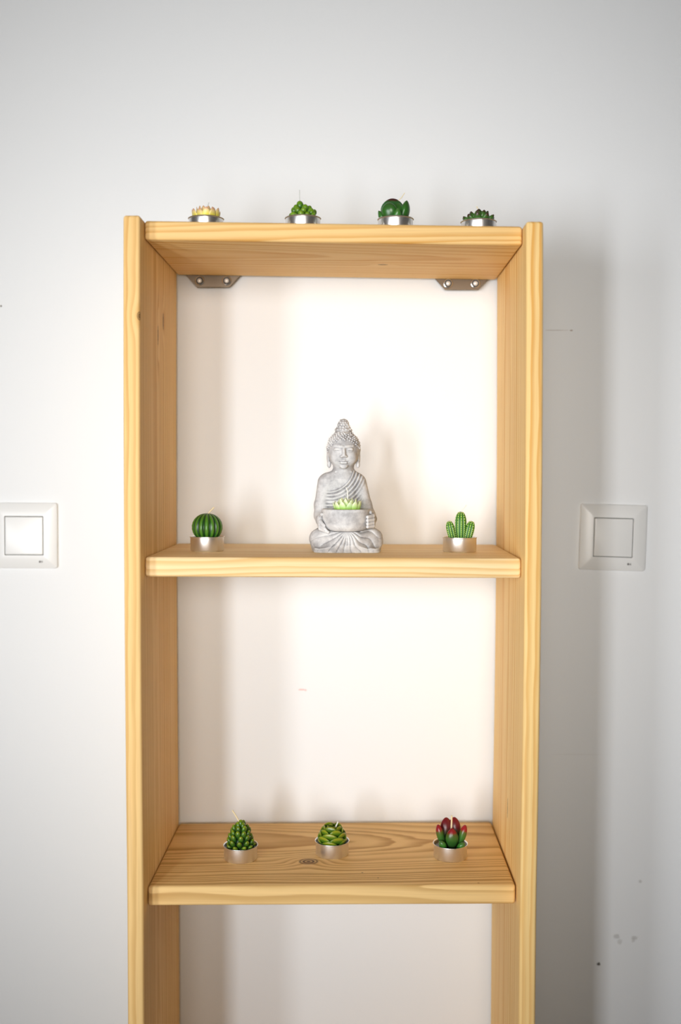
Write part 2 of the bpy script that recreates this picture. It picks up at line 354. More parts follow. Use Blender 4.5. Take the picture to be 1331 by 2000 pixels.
# steel hanger plates screwed to the back of the top board
def hanger(xc, zb, label):
    w0, w1, h = 0.0348, 0.0205, 0.0162
    y = D + 0.0002
    root = bmesh.new()
    pts = [(-w0, h + .004), (w0, h + .004), (w0, h - .0005), (w1, 0), (-w1, 0), (-w0, h - .0005)]
    f = root.faces.new([root.verts.new((x, 0, z)) for x, z in pts])
    ex = bmesh.ops.extrude_face_region(root, geom=[f]); 
    for v in [g for g in ex['geom'] if isinstance(g, bmesh.types.BMVert)]: v.co.y += .0018
    bmesh.ops.bevel(root, geom=root.edges[:], offset=.0003, segments=1, affect='EDGES')
    o = link('hanger_plate', bm_mesh('hanger_plate', root, M_steel, 30), unit, (xc, y - D / 2, zb)); o['label'] = label
    for s in (-1, 1):
        ring = lathe('eyelet', [(0.0044, 0), (0.0044, .0006), (.0050, .0013), (.0056, .0011), (.0060, 0)], M_rim, 28, 40)
        e = link('eyelet', ring, o, mtx=Matrix.Translation((s * .0168, 0, .0080)) @ Matrix.Rotation(PI / 2, 4, 'X'))
        e['label'] = 'pressed metal ring round a screw'
        hole = lathe('screw_recess', [(0, .0002), (.0046, .0005), (.0046, -.0001), (0, -.0001)], M_hole, 20, 40)
        link('screw_recess', hole, o, mtx=Matrix.Translation((s * .0168, 0, .0080)) @ Matrix.Rotation(PI / 2, 4, 'X'))
        hd = lathe('screw', [(0, .0024), (.0018, .0022), (.0026, .0016), (.0029, .0010), (.0029, 0)], M_screw, 20, 50)
        link('screw', hd, o, mtx=Matrix.Translation((s * .0168, 0, .0080)) @ Matrix.Rotation(PI / 2, 4, 'X'))
hanger(-0.1527, 1.2236 + ZO, 'steel plate with two screws under the left end of the top board')
hanger(0.1546, 1.2203 + ZO, 'steel plate with two screws under the right end of the top board')

# ------------------------------------------------------------------ light switches
def rrect(hw, r, n=5):
    out = []
    for cx, cz, a0 in ((1, 1, 0), (-1, 1, 90), (-1, -1, 180), (1, -1, 270)):
        for k in range(n + 1):
            a = math.radians(a0 + 90 * k / n); out.append((cx * (hw - r) + r * math.cos(a), cz * (hw - r) + r * math.sin(a)))
    return out
def loops(name, L, mat, cap=True, ang=30):
    vs, fs = [], []; n = len(L[0][0])
    for pts, y in L: vs += [(x, y(x, z) if callable(y) else y, z) for x, z in pts]
    for i in range(len(L) - 1):
        for k in range(n):
            k2 = (k + 1) % n; fs.append((i * n + k, i * n + k2, (i + 1) * n + k2, (i + 1) * n + k))
    if cap: fs.append(tuple(range((len(L) - 1) * n, len(L) * n)))
    return mesh(name, vs, fs, mat, True, ang)
def switch(x, z, ang, label, tiltx=0.0, grp=None):
    s = thing('light_switch', label, 'light switch', (x, YW, z), 'light switches beside the shelving unit', rot_=(0, math.radians(ang), 0))
    fr = loops('frame', [(rrect(.0412, .0032), 0.0), (rrect(.0412, .0032), -.0032), (rrect(.0409, .003), -.0040), (rrect(.0402, .0026), -.0044),
                         (rrect(.0262, .0014), -.0066), (rrect(.0250, .0012), -.0066), (rrect(.0246, .0010), -.0063), (rrect(.0246, .0010), -.0020)], M_plastic, True)
    link('frame', fr, s)
    g = loops('shadow_gap', [(rrect(.0244, .001), -.0022), (rrect(.0244, .001), -.0026)], M_gap); link('shadow_gap', g, s)
    tl = lambda d: (lambda px, pz: d + pz * tiltx)
    rk = loops('rocker', [(rrect(.0238, .0010), -.0027), (rrect(.0238, .0010), tl(-.0060)), (rrect(.0234, .0010), tl(-.0067)), (rrect(.0226, .0008), tl(-.0070))], M_plastic)
    link('rocker', rk, s)
    # tiny printed emblem, a filled hexagon beside two open strokes, as far as the photograph shows it
    bm = bmesh.new()
    def poly(pts):
        f = bm.faces.new([bm.verts.new((px, 0, pz)) for px, pz in pts])
        e = bmesh.ops.extrude_face_region(bm, geom=[f])
        for v in [q for q in e['geom'] if isinstance(q, bmesh.types.BMVert)]: v.co.y -= .00012
    poly([(-.0026, -.0012), (-.0012, -.0016), (-.0002, -.0010), (-.0003, .0006), (-.0014, .0016), (-.0026, .0004)])
    poly([(.0004, -.0013), (.0009, -.0013), (.0009, .0010), (.0004, .0006)])
    poly([(.0004, .0008), (.0020, .0013), (.0020, .0009), (.0006, .0003)])
    poly([(.0016, -.0013), (.0022, -.0013), (.0022, .0004), (.0016, .0002)])
    poly([(.0004, -.0003), (.0020, -.0003), (.0020, -.0007), (.0004, -.0007)])
    e = link('printed_mark', bm_mesh('printed_mark', bm, M_mark), s, (.0212, -.00578, -.0325)); e['label'] = 'tiny grey printed emblem'
    return s
switch(0.3459, 0.9147 + ZO, 1.5, 'square white light switch on the wall right of the shelving unit', -.008)
switch(-0.3920, 0.9147 + ZO, 0.1, 'square white light switch on the wall left of the shelving unit', .006)

# ------------------------------------------------------------------ candles
mm = 0.001
def leaf_mesh(name, L, W, Th, mat, t0=.5, a=.8, b=.6, curve=0.0, nz=9, nk=12, base=0.0, flat=0.0):
    vs, fs = [], []
    L, W, Th, curve = L * mm, W * mm, Th * mm, curve * mm
    for i in range(nz + 1):
        t = i / nz; t = 0.5 - 0.5 * math.cos(PI * t)
        wv = (math.sin(PI / 2 * t / t0) ** a) if t < t0 else (max(0.0, math.cos(PI / 2 * (t - t0) / (1 - t0))) ** b)
        if t < t0: wv = base + (1 - base) * wv
        wv = max(wv, 0.004)
        for k in range(nk):
            an = 2 * PI * k / nk
            y = Th / 2 * wv * math.sin(an)
            if flat and y < 0: y *= (1 - flat)          # inner face hollowed
            vs.append((W / 2 * wv * math.cos(an), y + curve * t * t, L * t))
    for i in range(nz):
        for k in range(nk):
            k2 = (k + 1) % nk; fs.append((i * nk + k, i * nk + k2, (i + 1) * nk + k2, (i + 1) * nk + k))
    fs.append(tuple(range(nk))); fs.append(tuple(range(nz * nk, nz * nk + nk)))
    return mesh(name, vs, fs, mat, True, 60)
def place(pos, phi, tilt, spin=0.0, s=1.0):
    """leaf frame: grows along z, broad face outward; phi = azimuth in degrees, tilt = lean outward from upright"""
    return (Matrix.Translation(Vector(pos) * mm) @ Matrix.Rotation(math.radians(phi - 90), 4, 'Z') @ Matrix.Rotation(math.radians(-tilt), 4, 'X')
            @ Matrix.Rotation(math.radians(spin), 4, 'Z') @ Matrix.Scale(s, 4))
TIN = lathe('tin_cup', [(0, .0007), (.0168, .0007), (.0171, .0), (.0176, .0), (.0184, .0007), (.0189, .0017), (.0190, .0155), (.0196, .0160), (.0199, .0163), (.01985, .0167), (.0193, .0166), (.0187, .0159), (.0186, .0125), (0, .0125)], M_alu, 72, 35)
WAX = {}
def candle(x, y, z, label, name, wax_mat, wick, wmat, wr=0.75, group='tealight candles shaped like cacti and succulents'):
    c = thing(name, label, 'candle', (x, y, z), group)
    link('tin_cup', TIN, c)
    k = wax_mat.name
    if k not in WAX: WAX[k] = lathe('wax_pool', [(0, .0146), (.009, .0143), (.0165, .0137), (.0185, .0135), (.0185, .0128), (0, .0128)], wax_mat, 40, 40)
    link('wax_pool', WAX[k], c)
    link('wick', tube('wick', [tuple(v * mm for v in p) for p in wick], wr * mm, wmat), c)
    return c
def ring(c, me, n, r, z, tilt, off=0.0, rnd=None, jt=4, js=.06, zj=.5):
    for i in range(n):
        phi = off + 360 * i / n; q = rnd.uniform if rnd else (lambda a, b: 0)
        ph = phi + q(-4, 4)
        link('leaf', me, c, mtx=place((r * math.cos(math.radians(ph)), r * math.sin(math.radians(ph)), z + q(-zj, zj)), ph, tilt + q(-jt, jt), 0, 1 + q(-js, js)))
rnd = random.Random(7)
topz = lambda x: ZT + TT * x / H
lowz = lambda x: ZL + TL * x / H
R_ = 0.0190
# 1 yellow lotus
def lotus(c, mat, sc=1.0, z0=12.0, top=17.5):
    a_ = leaf_mesh('leaf', top, 9.6, 3.8, mat, t0=.45, a=.5, b=.62, curve=-1.5, base=.55, flat=.5)
    b_ = leaf_mesh('leaf', top + 2, 7.8, 3.4, mat, t0=.45, a=.5, b=.65, curve=-1.0, base=.55, flat=.5)
    ring(c, a_, 12, 9.6 * sc, z0, 27, 8, rnd)
    ring(c, b_, 9, 5.8 * sc, z0, 14, 20, rnd)
    ring(c, b_, 4, 2.4 * sc, z0, 5, 50, rnd)
x = -0.1414
c = candle(x, .0657 + R_, topz(x), 'pale yellow lotus tealight candle with pinkish tips on the top board', 'lotus_candle', M_yelw, [(1, 0, 14), (1.5, 0, 28), (3, 0, 34.5)], M_wickg, .55)
lotus(c, L_yellow, 1.0, 11.5, 16.0)
# 2 bead heap
x = -0.0341
c = candle(x, .0567 + R_, topz(x), 'tealight candle of round green beads heaped up, second from left on the top board', 'succulent_candle', M_dark, [(-3, 1, 14), (-3.6, 1, 34), (-3.8, 0, 47.5)], M_wickg, .45)
bead = leaf_mesh('leaf', 9.2, 7.2, 6.8, L_bead, t0=.55, a=.6, b=.5, nz=8)
ring(c, bead, 12, 9.5, 12.2, 62, 5, rnd, 8, .1)
ring(c, bead, 9, 7.2, 15.5, 52, 20, rnd, 8, .1)
ring(c, bead, 7, 4.6, 19.5, 42, -30, rnd, 8, .1)
for p in ((-2.2, -1, 24.5, 200, 10, 1.2), (-5.5, -2.5, 22, 215, 22, 1.0), (2.2, -3.5, 21.5, -80, 25, 1.05), (7.0, -3.5, 17.5, -35, 35, 1.0), (4.6, -1.5, 21.5, -20, 25, 1.0), (8.6, 0, 18.5, 0, 35, 1.0), (-7.8, -2, 20.0, 185, 22, .95), (1, 3.5, 21, 80, 20, 1.0)):
    link('leaf', bead, c, mtx=place(p[:3], p[3], p[4], 0, p[5]))
link('stem', lathe('stem', [(0, .027), (.003, .026), (.006, .021), (.0095, .0135), (0, .0135)], M_core, 20, 60), c)
# 3 broad-leaved
x = 0.0670
c = candle(x, .0550 + R_, topz(x), 'tealight candle with broad rounded green leaves edged dark red, tallest on the top board', 'succulent_candle', M_dark, [(2, 4, 14), (3.0, 4, 36), (6.5, 3.5, 41), (9.8, 3, 46)], M_wick, .42)
big = leaf_mesh('leaf', 28.5, 26.0, 9.0, L_broad, t0=.56, a=.45, b=.50, curve=2, nz=16, nk=20, base=.35)
fl = leaf_mesh('leaf', 21, 17.5, 9.5, L_ever, t0=.58, a=.5, b=.5, curve=-1, nz=12, nk=16, base=.35)
rl = leaf_mesh('leaf', 24, 13.5, 9.0, L_ever, t0=.55, a=.55, b=.62, curve=-3, nz=12, nk=16, base=.3)
sl = leaf_mesh('leaf', 16, 9.0, 6.5, L_ever, t0=.5, a=.55, b=.7, curve=-1, nz=10, nk=12, base=.3)
for me, p, phi, t_ in ((big, (-3.2, 4.0, 12), -90, -6), (fl, (-6.5, -4.5, 12.2), -105, 16), (rl, (7.0, -2.5, 12.4), -28, 21), (sl, (-11, -1, 11.8), 188, 33),
                       (rl, (3.0, 1.5, 12.0), -80, 2), (sl, (1.0, -8.5, 11), -80, 28), (sl, (6, 8, 12), 60, 30), (fl, (-3, 9, 12), 100, 22)):
    link('leaf', me, c, mtx=place(p, phi, t_))
# 4 echeveria
x = 0.1581
c = candle(x, .0615 + R_, topz(x), 'low rosette tealight candle with pointed green leaves and dark tips, rightmost on the top board', 'succulent_candle', M_dark, [(0, 0, 14), (0, 0, 28), (-2.4, 0, 33.5)], M_wick, .5)
e1 = leaf_mesh('leaf', 15.5, 8.8, 5.6, L_eche, t0=.55, a=.6, b=.62, curve=-2.4, base=.35)
ring(c, e1, 10, 5.5, 12.6, 60, 9, rnd, 3, .05); ring(c, e1, 8, 3.4, 13.4, 34, 30, rnd, 3, .05); ring(c, e1, 4, 1.6, 13.6, 12, 0, rnd, 3, .08)
# 5 ribbed globe
def ribbed(name, n, rad, zprof, mat, depth, nk=10, bumps=0):
    """zprof: list of (r, z) in mm"""
    vs, fs, rg = [], [], []; m_ = len(zprof); N = n * nk
    for i, (r, z) in enumerate(zprof):
        for k in range(N):
            an = 2 * PI * k / N; u = (k % nk) / nk
            rid = abs(math.sin(PI * u)) ** 0.7
            q = 1 - depth * (1 - rid)
            if bumps and i % 3 == 1 and 0.38 < u < 0.62: q += bumps
            vs.append((r * q * mm * math.cos(an), r * q * mm * math.sin(an), z * mm)); rg.append(rid ** 2)
    for i in range(m_ - 1):
        for k in range(N):
            k2 = (k + 1) % N; fs.append((i * N + k, i * N + k2, (i + 1) * N + k2, (i + 1) * N + k))
    fs.append(tuple(range(N))); fs.append(tuple(range((m_ - 1) * N, m_ * N)))
    me = bpy.data.meshes.new(name); me.from_pydata(vs, [], fs); me.update(); smooth(me)
    bm = bmesh.new(); bm.from_mesh(me); bmesh.ops.recalc_face_normals(bm, faces=bm.faces); bm.to_mesh(me); bm.free()
    at = me.attributes.new('ridge', 'FLOAT', 'POINT'); at.data.foreach_set('value', rg); me.materials.append(mat); return me
x, y = -0.1443, .0893 + R_
c = candle(x, y, ZM, 'round ribbed dark green cactus tealight candle on the middle shelf', 'cactus_candle', M_dark, [(1, 0, 40), (2.0, -1, 43.2), (5, -1, 46.5), (8.0, -1, 49.6)], M_wick, .8)
prof = []
for i in range(31):
    a = -PI / 2 * .62 + (PI / 2 * .985 + PI / 2 * .62) * i / 30
    prof.append((17.4 * math.cos(a) ** .92, 27.0 + 15.8 * math.sin(a) - (1.2 if i == 30 else 0)))
link('cactus_body', ribbed('cactus_body', 15, 17, prof, M_rib, .13, 10, 0.012), c)
# 6 three columns
x, y = 0.1426, .0910 + R_
c = candle(x, y, ZM, 'three-column bright green cactus tealight candle on the middle shelf', 'cactus_candle', M_dark, [(1.2, 0, 43), (2.0, 0, 46.5), (4.2, 0, 49), (7.4, 0, 53)], M_wickw, .5)
def column(r, h, n=9):
    pr = []
    for i in range(26):
        t = i / 25
        if t < .62: rr = r * (0.80 + 0.20 * math.sin(PI / 2 * t / .62)); z = h * t
        else:
            q = (t - .62) / .38 * PI / 2 * .97; rr = r * math.cos(q) ** .85; z = h * .62 + h * .38 * math.sin(q)
        pr.append((rr, z))
    return ribbed('cactus_stem', n, r, pr, M_col, .15, 8)
def dots(stem_r, h, n):
    bm = bmesh.new()
    for k in range(n):
        an = 2 * PI * (k + .5) / n
        m2 = int(h / 2.3)
        for j in range(m2):
            t = (j + .7) / m2 * .93
            if t < .62: rr = stem_r * (0.80 + 0.20 * math.sin(PI / 2 * t / .62)); z = h * t
            else:
                q = (t - .62) / .38 * PI / 2 * .97; rr = stem_r * math.cos(q) ** .85; z = h * .62 + h * .38 * math.sin(q)
            bmesh.ops.create_icosphere(bm, subdivisions=1, radius=.62 * mm, matrix=Matrix.Translation((rr * math.cos(an) * mm * 1.0, rr * math.sin(an) * mm * 1.0, z * mm)))
    return bm_mesh('spines', bm, M_spine, 60)
for (r, h, pos, ry, n) in ((6.6, 33.5, (1.2, 1.0, 12), 0, 10), (4.9, 23.5, (-7.2, -1.5, 12), -13, 9), (5.1, 23.5, (8.2, -1.5, 12), 13, 9)):
    mt = Matrix.Translation(Vector(pos) * mm) @ Matrix.Rotation(math.radians(ry), 4, 'Y')
    st = link('cactus_stem', column(r, h, n), c, mtx=mt)
    d = link('spines', dots(r, h, n), st); d['kind'] = 'stuff'; d['label'] = 'cream dots along the ribs'
# 7 pine cone
x, y = -0.1061, .0843 + R_
c = candle(x, y, lowz(x), 'cone-shaped green tealight candle of overlapping beads with a long leaning wick', 'succulent_candle', M_dark, [(0, 0, 36), (-1.6, -1, 43), (-5, -1, 49.5), (-9.4, -1, 56.5)], M_wick, .8)
cb = leaf_mesh('leaf', 11.5, 6.6, 5.2, L_cone, t0=.60, a=.6, b=.5, curve=-1.2, nz=9, base=.3)
for n, r, z, t_, o in ((9, 7.4, 11.8, 64, 10), (9, 8.2, 15.4, 44, 32), (8, 7.8, 19.8, 33, 8), (8, 6.8, 24.2, 27, 32), (6, 4.8, 28.6, 22, 10), (4, 2.8, 32.0, 15, 50), (2, 1.2, 34.0, 6, -70)):
    ring(c, cb, n, r, z, t_, o, rnd, 3, .05)
link('stem', lathe('stem', [(0, .040), (.002, .038), (.0055, .031), (.0085, .022), (.0105, .0135), (0, .0135)], M_core, 20, 60), c)
# 8 rose
x, y = -0.0016, .0975 + R_
c = candle(x, y, lowz(x), 'rosette tealight candle of broad olive-green petals beside the knot in the shelf', 'succulent_candle', M_dark, [(0, -1, 24), (1.5, -2, 28), (4.4, -2.5, 33.5), (6.8, -3, 39)], M_wickw, .8)
rp = leaf_mesh('leaf', 12.0, 19.5, 5.0, L_rose, t0=.55, a=.5, b=.5, curve=-2.2, nz=10, nk=16, base=.4, flat=.3)
rq = leaf_mesh('leaf', 11.5, 16.0, 4.0, L_rose, t0=.55, a=.5, b=.5, curve=-2.4, nz=10, nk=16, base=.4, flat=.3)
ring(c, rp, 5, 8.2, 11.4, 56, -98, rnd, 2, .03, .2); ring(c, rp, 5, 8.6, 14.2, 48, -62, rnd, 2, .03, .2)
ring(c, rp, 5, 8.0, 17.2, 42, -100, rnd, 2, .03, .2); ring(c, rq, 5, 7.2, 20.4, 36, -66, rnd, 2, .03, .2); ring(c, rq, 5, 5.6, 23.4, 30, -100, rnd, 2, .03, .2)
ring(c, leaf_mesh('leaf', 9, 8, 3.2, L_rose, t0=.55, a=.5, b=.5, curve=-1, nz=8, nk=12, base=.4), 4, 3.6, 25.2, 16, 20, rnd, 2, .03, .2)
link('stem', lathe('stem', [(0, .025), (.004, .025), (.007, .023), (.009, .0135), (0, .0135)], M_core, 20, 60), c)
# 9 red tipped
x, y = 0.1339, .0860 + R_
c = candle(x, y, lowz(x), 'tealight candle with plump green leaves and crimson tips, at the right of the lowest shelf', 'succulent_candle', M_dark, [(1.2, -1, 30), (1.0, -1, 36), (1.2, -1, 42), (1.2, -1, 48.5)], M_wick, 1.0)
bl_ = leaf_mesh('leaf', 24.0, 15.0, 11.0, L_red, t0=.48, a=.6, b=.78, nz=14, nk=18, base=.25)
sd = leaf_mesh('leaf', 27, 10.4, 8.8, L_red, t0=.60, a=.6, b=.5, curve=-1, nz=12, nk=14, base=.3)
bk = leaf_mesh('leaf', 31, 15.0, 8.0, L_redb, t0=.60, a=.55, b=.55, curve=2, nz=12, nk=16, base=.3)
sm = leaf_mesh('leaf', 13.0, 9.4, 7.6, L_ever, t0=.55, a=.6, b=.55, nz=10, nk=14, base=.35)
for me, p, phi, t_ in ((bl_, (1.2, -5.0, 12.6), -90, 6), (sd, (-7.6, 0, 12), 188, 17), (sd, (9.2, 0, 12), -8, 19), (bk, (-3.6, 6.0, 12), 95, 5), (bk, (4.8, 6.0, 12.6), 85, 4),
                       (sm, (-6.4, -6.5, 12.2), 220, 38), (sm, (7.4, -7.5, 11.8), -38, 44)):
    link('leaf', me, c, mtx=place(p, phi, t_))

# ------------------------------------------------------------------ the statue (signed distance field, millimetres, x right, y away, z up)
h_ = 0.6
gx = np.arange(-43, 44, h_, dtype=np.float32); gy = np.arange(-52, 32, h_, dtype=np.float32); gz = np.arange(-1.2, 155, h_, dtype=np.float32)
DF = np.full((len(gx), len(gy), len(gz)), 30.0, np.float32)
def box(lo, hi):
    s = []
    for g, a, b in zip((gx, gy, gz), lo, hi):
        i = max(0, int((a - g[0]) / h_)); j = min(len(g), int((b - g[0]) / h_) + 2); s.append(slice(i, max(j, i + 1)))
    return tuple(s)
def grid(s): return np.meshgrid(gx[s[0]], gy[s[1]], gz[s[2]], indexing='ij', sparse=True)
def smin(a, b, k):
    if k <= 0: return np.minimum(a, b)
    h = np.clip(.5 + .5 * (b - a) / k, 0, 1); return b + (a - b) * h - k * h * (1 - h)
def smax(a, b, k): return -smin(-a, -b, k)
def sd_ell(X, Y, Z, c, r):
    x, y, z = X - c[0], Y - c[1], Z - c[2]
    k0 = np.sqrt((x / r[0]) ** 2 + (y / r[1]) ** 2 + (z / r[2]) ** 2); k1 = np.sqrt((x / r[0] ** 2) ** 2 + (y / r[1] ** 2) ** 2 + (z / r[2] ** 2) ** 2)
    return k0 * (k0 - 1) / np.maximum(k1, 1e-4)
def sd_cap(X, Y, Z, a, b, ra, rb):
    ba = np.array(b, float) - np.array(a, float); L2 = float(ba @ ba)
    x, y, z = X - a[0], Y - a[1], Z - a[2]
    t = np.clip((x * ba[0] + y * ba[1] + z * ba[2]) / L2, 0, 1)
    return np.sqrt((x - t * ba[0]) ** 2 + (y - t * ba[1]) ** 2 + (z - t * ba[2]) ** 2) - (ra + (rb - ra) * t)
def add(kind, *a, k=3.0, cut=False):
    pad = k + 3
    if kind == 'e': lo = [a[0][i] - a[1][i] - pad for i in range(3)]; hi = [a[0][i] + a[1][i] + pad for i in range(3)]
    else:
        rr = max(a[2], a[3]) + pad; lo = [min(a[0][i], a[1][i]) - rr for i in range(3)]; hi = [max(a[0][i], a[1][i]) + rr for i in range(3)]
    s = box(lo, hi); g = grid(s); d = sd_ell(*g, *a) if kind == 'e' else sd_cap(*g, *a)
    DF[s] = smax(DF[s], -d, k) if cut else smin(DF[s], d, k)
def sst(x, a, b):
    t = np.clip((x - a) / (b - a), 0, 1); return t * t * (3 - 2 * t)
CX = -3.4
# torso with the draped robe
add('e', (CX, 9.5, 50), (25, 13.5, 42)); add('c', (CX - 16, 9, 79), (CX + 13, 9, 79), 11, 11, k=6)
add('c', (CX, 8, 84), (CX, 6, 95), 13.5, 10.5, k=7)
s = box((-40, -30, 40), (36, 9, 97)); X, Y, Z = grid(s)
rad = np.sqrt((X + 22) ** 2 + (Z - 98) ** 2)
mk = sst(-Y, -8, -1) * sst(Z, 42, 50) * (1 - sst(Z, 88, 94))
robe = sst(rad, 30.2, 31.2)
DF[s] -= mk * robe * (0.9 + 0.75 * np.cos((rad - 31.5) * 2 * PI / 3.9 + 0.03 * X * X / 10)).astype(np.float32)
add('c', (CX - 9, -1.5, 90.3), (CX + 9, -1.5, 90.3), .9, .9, k=1.2)
# crossed legs
add('e', (0, -4, 13), (38, 30, 15), k=4)
for sx in (-1, 1):
    add('c', (sx * 20, 10, 17), (sx * 29.5, -14, 14.5), 15, 11.0, k=7)
    add('c', (sx * 29.5, -14, 13.0), (sx * 8, -33, 9), 10.0, 9.0, k=7)
add('e', (0, -8, 5), (37.5, 31, 9), k=4)
s = box((-43, -50, -3), (44, 32, 14)); X, Y, Z = grid(s)
q1 = np.sqrt(np.maximum(np.abs(X - 1) - 28.5, 0) ** 2 + np.maximum(np.abs(Y + 9) - 22.5, 0) ** 2) - 8.6
DF[s] = smin(DF[s], np.maximum(q1 + .10 * Z, Z - 5.0), 7)
add('e', (0, -20, 18), (26, 20, 10), k=6)
s = box((-43, -52, -2), (43, 8, 34)); X, Y, Z = grid(s)
an = np.arctan2(25.0 - Z, X - 1.0); rr = np.sqrt((X - 1) ** 2 + (Z - 25) ** 2)
ph = an * 10.5 + np.where(X > 1, -1, 1) * rr * 0.055
mk = sst(-Y, 2, 14) * sst(rr, 3, 10) * (1 - sst(Z, 24, 31)) * (1 - 0.5 * sst(rr, 24, 40))
ph = ph + .7 * np.sin(rr * .21 + X * .09)
DF[s] -= (mk * 1.35 * (np.abs(np.sin(ph)) ** .6 - .5)).astype(np.float32)
# arms
add('c', (-24.0, 8, 78), (-29.0, 5, 52), 9.3, 7.8, k=3.0); add('c', (-29.0, 5, 52), (-29.8, 1, 40), 7.8, 7.2, k=3)
add('c', (-29.8, 1, 40), (-29.5, -14, 35), 7.2, 5.4, k=3)
add('c', (14.2, 8, 78), (21.6, 5, 52), 8.8, 7.6, k=3.0); add('c', (21.6, 5, 52), (26.4, 1, 40), 7.6, 7.0, k=3)
add('c', (26.4, 1, 40), (29.8, -15, 37), 7.2, 5.2, k=3)
# hands: palm, four fingers and a thumb each, closed round the bowl
add('e', (-29.4, -19, 35), (4.2, 8.0, 7.5), k=2)
for i, (z1, z2, x2) in enumerate(((38, 30, -24.5), (35, 26.5, -23.6), (32.5, 24.5, -22.0), (30.5, 23, -20.0))):
    add('c', (-30.2, -22 - i * .6, z1 - i * .4), (-28.8, -28 - i * .4, z1 - 4), 2.3, 2.2, k=.8); add('c', (-28.8, -28 - i * .4, z1 - 4), (x2, -33.2 - i * .5, z2), 2.1, 1.8, k=.8)
add('c', (-29, -20, 40), (-27.4, -29, 42.5), 2.5, 2.0, k=1)
add('e', (29.8, -19, 37), (4.2, 8.0, 7.5), k=2)
for i, z1 in enumerate((41.5, 37.6, 33.8, 30.4)):
    add('c', (31.0, -22, z1), (30.0, -30.5, z1 - .6), 2.35, 2.3, k=.7); add('c', (30.0, -30.5, z1 - .6), (24.2, -37.2, z1 - 1.4), 2.3, 1.9, k=.7)
add('c', (29.4, -20, 43.5), (27.2, -29.5, 45.2), 2.5, 2.1, k=1)
# head
hx, hy = -3.4, 4.0
add('e', (hx, hy + 1, 117), (18.6, 18.2, 20.0), k=1.5); add('e', (hx, hy - 3, 106), (15.2, 14.0, 13.0), k=5)
add('c', (hx, hy + 4, 100), (hx, hy + 4, 92), 11, 11, k=3)
add('e', (hx + .4, hy - 13.6, 96.6), (4.2, 3.0, 3.0), k=3)
for sx in (-1, 1):
    add('e', (hx + .3 + sx * 8.2, hy - 11.2, 106), (5.6, 4.6, 6.0), k=4)          # cheeks
    add('c', (hx + .5 + sx * 2.5, hy - 17.1, 118.8), (hx + .5 + sx * 10.5, hy - 13.6, 119.6), 1.0, .6, k=2.0)   # brow
    add('e', (hx + .5 + sx * 6.6, hy - 14.6, 115.6), (4.4, 2.6, 2.3), k=.8)     # lids
    add('c', (hx + .5 + sx * 3.6, hy - 17.6, 114.2), (hx + .5 + sx * 9.6, hy - 15.4, 114.4), .5, .4, k=.5, cut=True)
    add('e', (hx + .6 + sx * 2.3, hy - 18.3, 107.6), (1.7, 1.8, 1.3), k=.6)        # nostril wing
    add('e', (hx + sx * 17.3, hy + 2.5, 109), (2.2, 4.4, 10.5), k=1.5)              # ear
    add('e', (hx + sx * 16.6, hy + .5, 98.5), (2.4, 3.0, 4.0), k=.9)               # long lobe
    add('e', (hx + sx * 19.6, hy + 1.2, 110), (.8, 2.2, 5.0), k=.6, cut=True)
add('c', (hx + .6, hy - 17.0, 117.5), (hx + .7, hy - 19.8, 109.0), 1.3, 2.1, k=1.5)
add('c', (hx - 3.2, hy - 16.0, 103.2), (hx + 4.4, hy - 16.0, 103.2), .9, .9, k=.6); add('e', (hx + .6, hy - 16.8, 103.3), (2.6, 1.6, 1.1), k=.5)
add('c', (hx - 2.2, hy - 16.2, 100.6), (hx + 3.4, hy - 16.2, 100.6), 1.25, 1.25, k=.6)
add('c', (hx - 5.0, hy - 15.6, 102.0), (hx + 6.2, hy - 15.6, 102.0), .45, .45, k=.4, cut=True)
add('e', (hx, hy + 3, 137.5), (9.0, 9.0, 6.6), k=5); add('e', (hx + .1, hy + 3, 143.6), (6.4, 6.4, 6.4), k=1.2); add('e', (hx + .2, hy + 3, 148.2), (3.6, 3.6, 3.0), k=1.2)
# snail curls of the hair
crnd = random.Random(3); n = 560; ga = PI * (3 - 5 ** .5)
for i in range(n):
    u = 1 - 2 * (i + .5) / n; q = math.sqrt(1 - u * u); th = ga * i
    dx, dy, dz = q * math.cos(th), q * math.sin(th), u
    px, py, pz = hx + 19.0 * dx, hy + 1 + 18.8 * dy, 117 + 20.2 * dz
    hairline = 126.5 - 0.035 * (px - hx) ** 2
    if py < hy - 3 and pz < hairline: continue
    if pz < 101 or pz > 135 or (py < hy + 6 and abs(px - hx) > 15 and pz < 113): continue
    q = crnd.uniform(.8, 1.25); add('e', (px + crnd.uniform(-.5, .5), py, pz + crnd.uniform(-.5, .5)), (q, 1.1, q), k=.6)
for zc, rc, n2 in ((138.5, 9.3, 18), (141.3, 7.6, 14), (144, 6.5, 12), (146.8, 5.4, 10), (149.2, 3.6, 7)):
    for i in range(n2):
        a = 2 * PI * (i + (zc * .37) % 1) / n2
        a += crnd.uniform(-.1, .1); q = crnd.uniform(.9, 1.3); add('e', (hx + rc * math.cos(a), hy + 3 + rc * math.sin(a), zc + crnd.uniform(-.6, .6)), (q, q, q), k=.7)
# seat of the bowl and flat underside
BX, BY = 0.4, -21.5
s = box((-34, -50, 22), (34, 12, 60)); X, Y, Z = grid(s)
rb = np.interp(gz[s[2]], [23, 26, 30, 40, 48.5], [18.5, 23.2, 25.6, 27.3, 27.9])[None, None, :]
db = np.maximum(np.maximum(np.sqrt((X - BX) ** 2 + (Y - BY) ** 2) - (rb - 0.8), 23.4 - Z), Z - 48.2)
DF[s] = smax(DF[s], -np.where(Z < 60, db, 9), .4)
s = box((-43, -52, -2), (43, 32, 12)); X, Y, Z = grid(s)
DF[s] = smax(DF[s], 0.0 - Z + 0 * X, .8)

